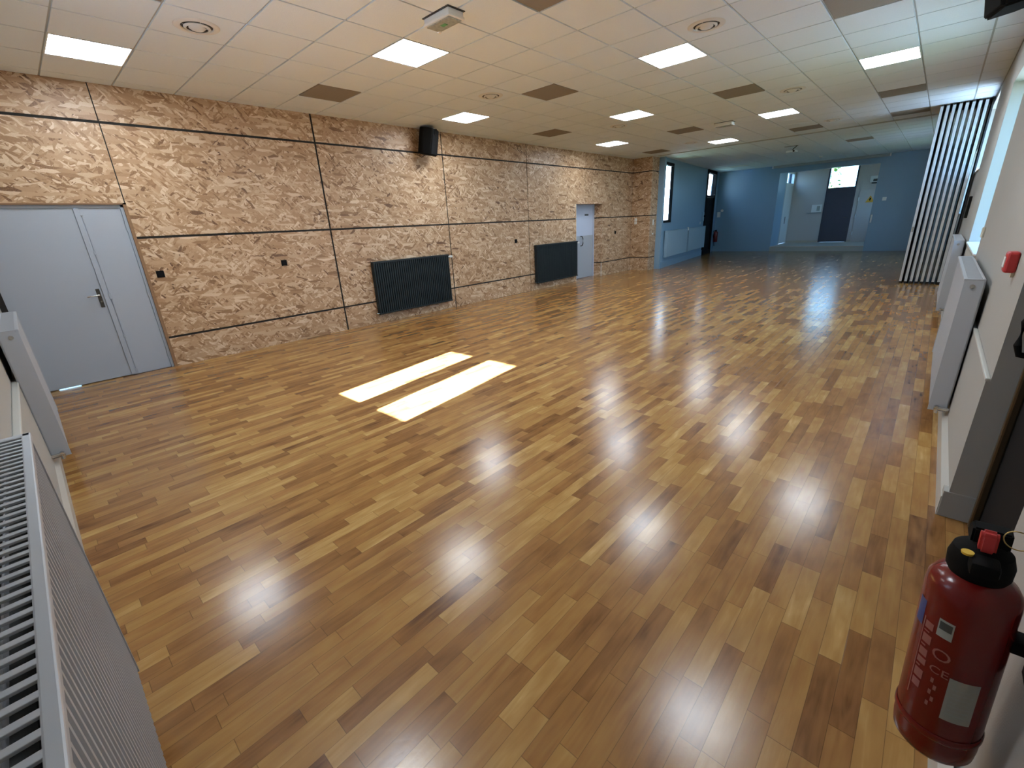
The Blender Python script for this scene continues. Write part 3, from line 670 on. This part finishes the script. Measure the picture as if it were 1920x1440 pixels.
MB().box(5.70, 7.12, -.06, -.02, .0, .14, mtx=F).build('kick_plate', M['black'], lf)
MB().tube([F @ Vector(q) for q in ((5.82, .02, 1.05), (5.82, -.05, 1.05), (5.95, -.05, 1.05))], .012).build('lever', M['black'], lf)
MB().box(5.72, 7.10, .03, .036, 2.38, 3.22, mtx=F).build('pane', M['glass'], d)
def far_rad(s0, s1, label):
    mt = F @ Matrix.Translation((s1, -.030, .33)) @ Matrix.Rotation(PI, 4, 'Z')
    return panel_radiator(label, s1 - s0, mt, m_='bluerad', h=.85, group='radiators of the far room', valve=False)
far_rad(.32, 2.78, 'pale blue radiator under the narrow far window'); far_rad(2.98, 5.52, 'pale blue radiator between the far window radiator and the black door')
for s_ in (2.84, 2.93):
    v = MB().cyl(F @ Vector((s_, -.10, 1.10)), F @ Vector((s_, -.10, 1.21)), .028, 16, .022); v.cyl(F @ Vector((s_, -.10, 1.12)), F @ Vector((s_ + (-.05 if s_ < 2.9 else .05), -.10, 1.12)), .012, 10)
    tag(v.build('thermostat_valve', M['wht'], None, True), 'white thermostat valve on the %s radiator in the far room' % ('left' if s_ < 2.9 else 'right'), 'valve')
t = thing('door_intercom', 'grey box with a black knob beside the black far door', 'control box', mtx=F @ Matrix.Translation((5.40, 0, 1.55)))
MB().box(-.14, .10, -.04, 0, -.17, .17, .005).build('housing', M['bluerad'], t); MB().cyl((.06, -.04, .02), (.06, -.10, .02), .035, 16).build('knob', M['black'], t)
tag(MB().box(5.02, 5.08, -.012, 0, 1.26, 1.36, .003, mtx=F).build('light_switch', M['wht']), 'small white switch left of the grey box in the far room', 'light switch')

FX = 21.4
AL, AR = -1.97, -5.19
b = MB(); wall_with_holes(b, -7.80, .75, 0, H, [(AR, AL, 0, 3.06)], lambda b, u0, u1, z0, z1: b.box(FX, FX + .25, u0, u1, z0, z1))
b.box(FX + .25, 22.62, AL, AL + .15, 0, 3.5)
wall_with_holes(b, FX + .25, 24.4, 0, 3.5, [(22.6, 23.5, 1.3, 2.6)], lambda b, u0, u1, z0, z1: b.box(u0, u1, AR - 1.15, AR - 1.0, z0, z1))
portal((23.05, AR - 1.3, 1.95), (.9, 1.3), (0, 1, 0))  # unseen side opening and its portal, added to brighten the alcove
o = b.build('wall_far', M['bluewall']); struct(o, 'blue painted far wall with an opening to a raised alcove', 'wall')
for y0, y1 in ((AL, .44), (-7.49, AR)):
    o = MB().box(FX - .014, FX, y0, y1, 0, .775).build('trim_14' if y0 > -3 else 'trim_15', M['bluewall']); struct(o, 'thicker lower part of the far wall', 'trim')
# alcove
o = MB().box(FX - .06, 24.3, AR, AL, 0, .165).box(FX + .25, 24.3, AR - 1.0, AR, 0, .165).build('trim_16', M['greytile']); struct(o, 'step front of the raised alcove', 'trim')
o = MB().box(FX - .07, 24.3, AR, AL, .165, .185, .003).box(FX + .25, 24.3, AR - 1.0, AR, .165, .185).build('trim_17', M['beige']); struct(o, 'beige tiled platform of the alcove', 'floor')
b = MB(); BX = 24.22
wall_with_holes(b, AR - 1.1, AL + .3, 0, 3.5, [(-4.28, -3.22, .18, 3.36)], lambda b, u0, u1, z0, z1: b.box(BX, BX + .2, u0, u1, z0, z1))
o = b.build('wall_alcove_back', M['alcove']); struct(o, 'pale back wall of the alcove', 'wall'); b = MB()
wall_with_holes(b, 22.62, BX, 0, 3.5, [(22.74, 24.15, .18, 3.2)], lambda b, u0, u1, z0, z1: b.box(u0, u1, AL, AL + .15, z0, z1))
o = b.build('wall_alcove', M['alcove']); struct(o, 'pale walls of the alcove', 'wall')
o = MB().box(FX + .2, 24.5, AR - 1.2, AL + .2, 3.4, 3.5).build('ceiling_alcove', M['alcove']); struct(o, 'alcove ceiling', 'ceiling')
o = MB().box(BX - .015, BX, -3.22, AL, .185, .27).box(BX - .015, BX, AR - .9, -4.28, .185, .27).build('baseboard_alcove', M['beige']); struct(o, 'beige skirting of the alcove', 'baseboard')
d = thing('door_5', None, None); struct(d, 'navy blue door with a bright window above, at the far end', 'door'); ax = BX - .01
MB().box(ax, ax + .08, -3.28, -3.22, .185, 3.36).box(ax, ax + .08, -4.28, -4.22, .185, 3.36).box(ax, ax + .08, -4.22, -3.28, 3.30, 3.36).box(ax, ax + .08, -4.22, -3.28, 2.37, 2.44).build('door_frame', M['navy'], d)
lf = MB().box(ax + .01, ax + .06, -4.22, -3.28, .19, 2.37).build('door_leaf', M['navy'], d); MB().tube([(ax + .01, -4.14, 1.2), (ax - .05, -4.14, 1.2), (ax - .05, -4.02, 1.2)], .011).build('lever', M['darkmetal'], lf)
MB().box(ax + .03, ax + .036, -4.22, -3.28, 2.44, 3.30).build('pane', M['glass'], d)
portal((BX + .35, -3.75, 2.87), (.95, .9), (-1, 0, 0))
d = thing('door_6', None, None); struct(d, 'white side door of the alcove with glass above', 'door'); sy = AL + .03
MB().box(22.74, 22.80, sy, sy + .08, .185, 3.2).box(24.09, 24.15, sy, sy + .08, .185, 3.2).box(22.8, 24.09, sy, sy + .08, 3.14, 3.2).box(22.8, 24.09, sy, sy + .08, 2.60, 2.74).build('door_frame', M['white'], d)
lf = MB().box(22.8, 24.09, sy + .01, sy + .05, .20, 2.60).build('door_leaf', M['white'], d)
MB().box(23.42, 23.50, sy + .0, sy + .012, 1.05, 1.35, .003).build('handle_plate', M['darkmetal'], lf)
MB().box(23.55, 23.60, sy, sy + .08, 2.74, 3.14).build('glazing_bar', M['navy'], d)
MB().box(22.8, 24.09, sy + .03, sy + .036, 2.74, 3.14).build('pane', M['glass'], d)
t = thing('cupboard_door', 'pale electrical cupboard door with a warning triangle, right of the navy door', 'cupboard', (BX, -4.95, .19))
MB().box(-.02, 0, -.52, .52, .0, 2.07, .003).build('door_leaf', M['alcove'], t); c = MB()
for z in (.35, 1.05, 1.72): c.cyl((-.03, .52, z - .07), (-.03, .52, z + .07), .018, 12)
pieces(c, 'hinge', M['white'], t)
s_ = MB().prism([(-.15, -.13), (.15, -.13), (0, .14)], -.026, -.021, lambda a, z, h: (h, a + .12, z + 1.70)).build('warning_triangle', M['orange'], t)
MB().prism([(-.02, .06), (.03, .06), (.01, .0), (.04, .0), (-.02, -.09), (.0, -.02), (-.03, -.02)], -.029, -.0265, lambda a, z, h: (h, a + .12, z + 1.69)).build('flash_symbol', M['black'], s_)
t = thing('emergency_light', 'cream emergency light box high in the alcove, above the electrical cupboard', 'emergency light', (BX, -4.87, 2.66))
MB().box(-.05, 0, -.16, .16, -.12, .12, .01).build('housing', M['wht'], t); MB().box(-.056, -.048, -.08, .06, -.09, .0, .003).build('pictogram', M['ink'], t); MB().box(-.05, 0, -.10, .10, -.18, -.125, .008).build('lamp_base', M['ink'], t)
t = thing('notice_holder', 'pale notice holder on the alcove wall left of the navy door', 'notice', (BX, -2.98, 1.63))
MB().box(-.02, 0, -.19, .20, -.16, .16, .004).build('backboard', M['wht'], t); MB().box(-.024, -.019, -.12, .0, -.10, .10).build('paper', M['label'], t); MB().box(-.05, 0, -.19, .36, -.20, -.17, .003).build('tray', M['greytile'], t)

# far wall fittings
t = thing('projection_screen', 'long rolled up projection screen case above the alcove opening', 'projection screen', (FX - .12, -3.57, 3.29))
MB().box(-.05, .05, -1.84, 1.84, -.045, .045, .012).build('case', M['greytile'], t); pieces(MB().box(-.055, .055, -1.88, -1.84, -.05, .05, .004).box(-.055, .055, 1.84, 1.88, -.05, .05, .004), 'end_cap', M['white'], t)
pieces(MB().box(.05, .12, -1.5, -1.44, -.03, .05).box(.05, .12, 1.44, 1.5, -.03, .05), 'wall_bracket', M['white'], t)
t = thing('projector', 'small white ceiling projector on a dark arm in the far room', 'projector', (15.3, -3.62, H - .006))
MB().box(-.03, .03, -.14, .20, -.008, 0, .002).build('ceiling_plate', M['darkmetal'], t); MB().tube([(0, -.12, -.005), (0, -.04, -.07), (0, .0, -.12)], .010).build('arm', M['black'], t)
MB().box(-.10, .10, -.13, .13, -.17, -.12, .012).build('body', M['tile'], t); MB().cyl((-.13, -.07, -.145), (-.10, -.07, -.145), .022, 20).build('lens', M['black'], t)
t = thing('smoke_detector', 'tiny white smoke detector on the ceiling in front of the projection screen', 'smoke detector', (19.5, -3.63, H - .006))
MB().lathe([(.0, -.045), (.03, -.043), (.045, -.03), (.055, -.008), (.055, 0), (.0, 0)], seg=28).build('body', M['wht'], t, True); MB().lathe([(0, -.048), (.008, -.047), (.008, -.04), (0, -.04)], seg=12).build('indicator', M['redbox'], t)
tag(MB().lathe([(0, -.03), (.05, -.028), (.06, -.01), (.06, 0), (0, 0)], seg=24, mtx=Matrix.Translation((FX, .165, 1.755)) @ Matrix.Rotation(PI / 2, 4, 'Y')).build('room_sensor', M['wht'], None, True), 'small round white sensor on the blue far wall near the left corner', 'sensor')
tag(MB().box(FX - .03, FX, -5.57, -5.45, 1.77, 1.89, .006).build('thermostat', M['wht']), 'small white thermostat on the far wall right of the alcove', 'thermostat')
tag(MB().box(FX - .03, FX, -5.27, -5.22, 1.02, 1.30, .004).build('control_plate', M['wht']), 'slim white plate at the right edge of the alcove opening', 'control plate')
tag(MB().box(FX - .02, FX, .22, .36, 1.48, 1.70, .003).build('safety_notice', M['wht']), 'pale notice above the small far extinguisher', 'notice')

# ------------------------------------------------------------------ fire extinguishers
def ext_body(R, z0, z1):
    hgt = z1 - z0
    return [(0, .012), (R * .55, .004), (R * .86, .0), (R * .97, .012), (R, .04), (R, hgt - .045), (R * .97, hgt - .022), (R * .86, hgt - .006), (R * .62, hgt + .008), (R * .36, hgt + .016), (R * .30, hgt + .03), (0, hgt + .03)]
# small far one
t = thing('fire_extinguisher', 'small red fire extinguisher on the far blue wall beside the black door', 'fire extinguisher', (FX - .12, .30, .42))
MB().lathe(ext_body(.085, 0, .45), seg=28).build('body', M['red'], t, True)
MB().box(-.03, .03, -.03, .03, .48, .53, .006).build('valve', M['black'], t); MB().tube([(0, .03, .51), (.0, .10, .48), (.0, .11, .30), (.0, .05, -.06), (.0, .03, -.18)], .013).build('hose', M['black'], t)
MB().box(.075, .12, -.02, .02, .30, .36).build('wall_bracket', M['black'], t)
# the near one
EX, EY, EZ, ER = .45, -7.392, .345, .075
t = thing('fire_extinguisher', 'large red fire extinguisher with black head in the bottom right corner', 'fire extinguisher', (EX, EY, EZ))
t.rotation_euler.x = math.radians(-3.0)
bd = MB().lathe(ext_body(ER, 0, .485), seg=64).build('body', M['red'], t, True)
hd = MB().lathe([(0, .490), (.044, .490), (.050, .503), (.051, .528), (.045, .552), (.028, .566), (0, .569)], seg=48)
hd.box(-.075, -.03, -.022, .022, .528, .560, .008); hd = hd.build('valve_head', M['black'], t, True)
lv = MB(); lv.prism([(-.040, .566), (-.016, .566), (-.012, .602), (-.018, .612), (-.032, .614), (-.039, .604)], -.013, .013, lambda a, z, h: (a, h, z)); bmesh.ops.bevel(lv.bm, geom=list(lv.bm.edges), offset=.005, segments=3, affect='EDGES')
lv.build('lever', M['redbox'], hd, True)
cl = MB(); cl.prism([(-.005, .560), (.055, .556), (.060, .575), (.030, .600), (-.004, .600)], -.036, .022, lambda a, z, h: (a, h, z)); bmesh.ops.bevel(cl.bm, geom=list(cl.bm.edges), offset=.004, segments=2, affect='EDGES'); cl.build('carry_handle', M['black'], hd)
rg = MB(); rg.tube([(-.012 + .008 * math.sin(a), -.040 + .020 * math.cos(a), .598 + .016 * math.sin(a)) for a in [2 * PI * k / 24 for k in range(25)]], .0012, 6); rg.build('safety_ring', M['gold'], hd)
MB().lathe([(0, .0), (.009, .001), (.010, .006), (0, .006)], (-.045, .026, .558), 16).build('pressure_cap', M['yellow'], hd)
hs = MB(); hs.tube([(.05, 0, .54), (.085, .0, .53), (.098, -.0, .48), (.098, .0, .30), (.095, .0, .14)], .011, 12).build('hose', M['black'], t, True)
MB().box(-.02, .02, -.112, -.070, .34, .37).box(-.035, .035, -.112, -.106, .26, .42, .002).build('wall_bracket', M['black'], t)
MB().lathe([(ER + .001, .07), (ER + .003, .074), (ER + .003, .086), (ER + .001, .09)], seg=64, close=False).build('base_band', M['red'], t, True)

def decal(name, th0, th1, z0, z1, mt, parent, r=ER + .0008, seg=10):
    b = MB(); A = []; 
    for k in range(seg + 1):
        a = math.radians(th0 + (th1 - th0) * k / seg); A.append((b.bm.verts.new((r * math.cos(a), r * math.sin(a), z0)), b.bm.verts.new((r * math.cos(a), r * math.sin(a), z1))))
    for k in range(seg): b.bm.faces.new((A[k][0], A[k + 1][0], A[k + 1][1], A[k][1]))
    return b.build(name, mt, parent)
DEC = None
def text_decal(name, body, th, z, size, mt, parent, rot=0.0, r=ER + .0016):
    cu = bpy.data.curves.new(name, 'FONT'); cu.body = body; cu.size = size; cu.align_x = 'CENTER'; cu.align_y = 'CENTER'; cu.resolution_u = 3
    to = bpy.data.objects.new(name + '_src', cu); C.objects.link(to); dg = bpy.context.evaluated_depsgraph_get(); dg.update()
    me = bpy.data.meshes.new_from_object(to.evaluated_get(dg)); bpy.data.objects.remove(to)
    c_, s__ = math.cos(rot), math.sin(rot)
    for v in me.vertices:
        a_, b_ = v.co.x * c_ - v.co.y * s__, v.co.x * s__ + v.co.y * c_
        an = math.radians(th) + a_ / ER; v.co = Vector((r * math.cos(an), r * math.sin(an), z + b_))
    me.materials.clear(); me.materials.append(mt); o = bpy.data.objects.new(name, me); C.objects.link(o); o.parent = parent
    return o

lb = decal('paper_label', 175, 213, .143, .262, M['label'], t)
for k in range(7): decal('label_line', 179 + (k % 2) * 2, 203 + (k * 5) % 7, .235 - k * .012, .238 - k * .012, M['greytile'], lb, ER + .0016)
lb = decal('eco_label', 146, 166, .352, .397, M['label'], t); decal('eco_label_mark', 148, 164, .372, .392, M['ink'], lb, ER + .0016)
decal('blue_badge', 104, 121, .345, .41, M['labelblue'], t)
lb = decal('printed_panel', 124, 126, .15, .375, M['labelink'], t)
zz = .372
for k, (hh, w_) in enumerate(((.022, 13), (.006, 9), (.026, 14), (.007, 8), (.024, 13), (.020, 14), (.007, 7), (.028, 14), (.024, 13))):
    decal('printed_bar', 128, 128 + w_, zz - hh, zz - .003, M['labelink'], lb); zz -= hh + .003
for k in range(5): decal('printed_line', 154 + (k % 2) * 5, 158 + (k % 2) * 5, .225 - k * .017, .238 - k * .017, M['labelink'], lb)
text_decal('round_mark', 'O', 159, .305, .042, M['labelink'], t)
text_decal('conformity_mark', 'CE', 161, .262, .028, M['labelink'], t)
# ------------------------------------------------------------------ outside
o = MB().box(-45, 70, -60, 60, -.40, -.30).build('ground', M['grass']); struct(o, 'grass around the hall', 'ground')
o = MB().box(8.0, 14.0, -14, -7.78, -.30, -.20).box(-10, -1.16, -13, 4, -.30, -.20).build('terrace', M['ground']); struct(o, 'pale paved terrace outside the right wall', 'ground')  # pale slabs added to throw sunlight up through the windows to the ceiling
o = MB().box(18.0, 18.2, .95, 4.6, -.3, 5.0).box(25.0, 25.2, .6, 7.0, -.3, 6.0).build('wall_outside', M['brick']); struct(o, 'white brick walls outside the far left window', 'wall')
def tree(x, y, h, label):
    t = thing('tree', label, 'tree', (x, y, -.3), 'trees outside the far door')
    MB().tube([(0, 0, 0), (.05, .03, h * .3), (0, .08, h * .6)], .14, 10).build('trunk', M['bark'], t, True)
    b = MB(); rnd = random.Random(int(x * 10 + y * 7))
    for k in range(520):
        a = rnd.uniform(0, 2 * PI); rr = (rnd.random() ** .5) * h * .26; z = h * rnd.uniform(.35, 1.0); rr *= math.sin(PI * min(1, (z / h - .28) / .75)) ** .5 if z / h > .3 else .5
        c = Vector((rr * math.cos(a), rr * math.sin(a), z)); mt = Matrix.Translation(c) @ Matrix.Rotation(rnd.uniform(0, 6), 4, Vector((rnd.random(), rnd.random(), rnd.random() + .1)).normalized())
        s_ = rnd.uniform(.12, .26); vs = [b.bm.verts.new(mt @ Vector(q)) for q in ((-s_, 0, 0), (0, -s_ * .5, 0), (s_, 0, 0), (0, s_ * .5, .03))]; b.bm.faces.new(vs)
    b.build('foliage', M['leaf'], t)
tree(38.0, -.4, 5.6, 'leafy green tree seen through the window above the navy door')
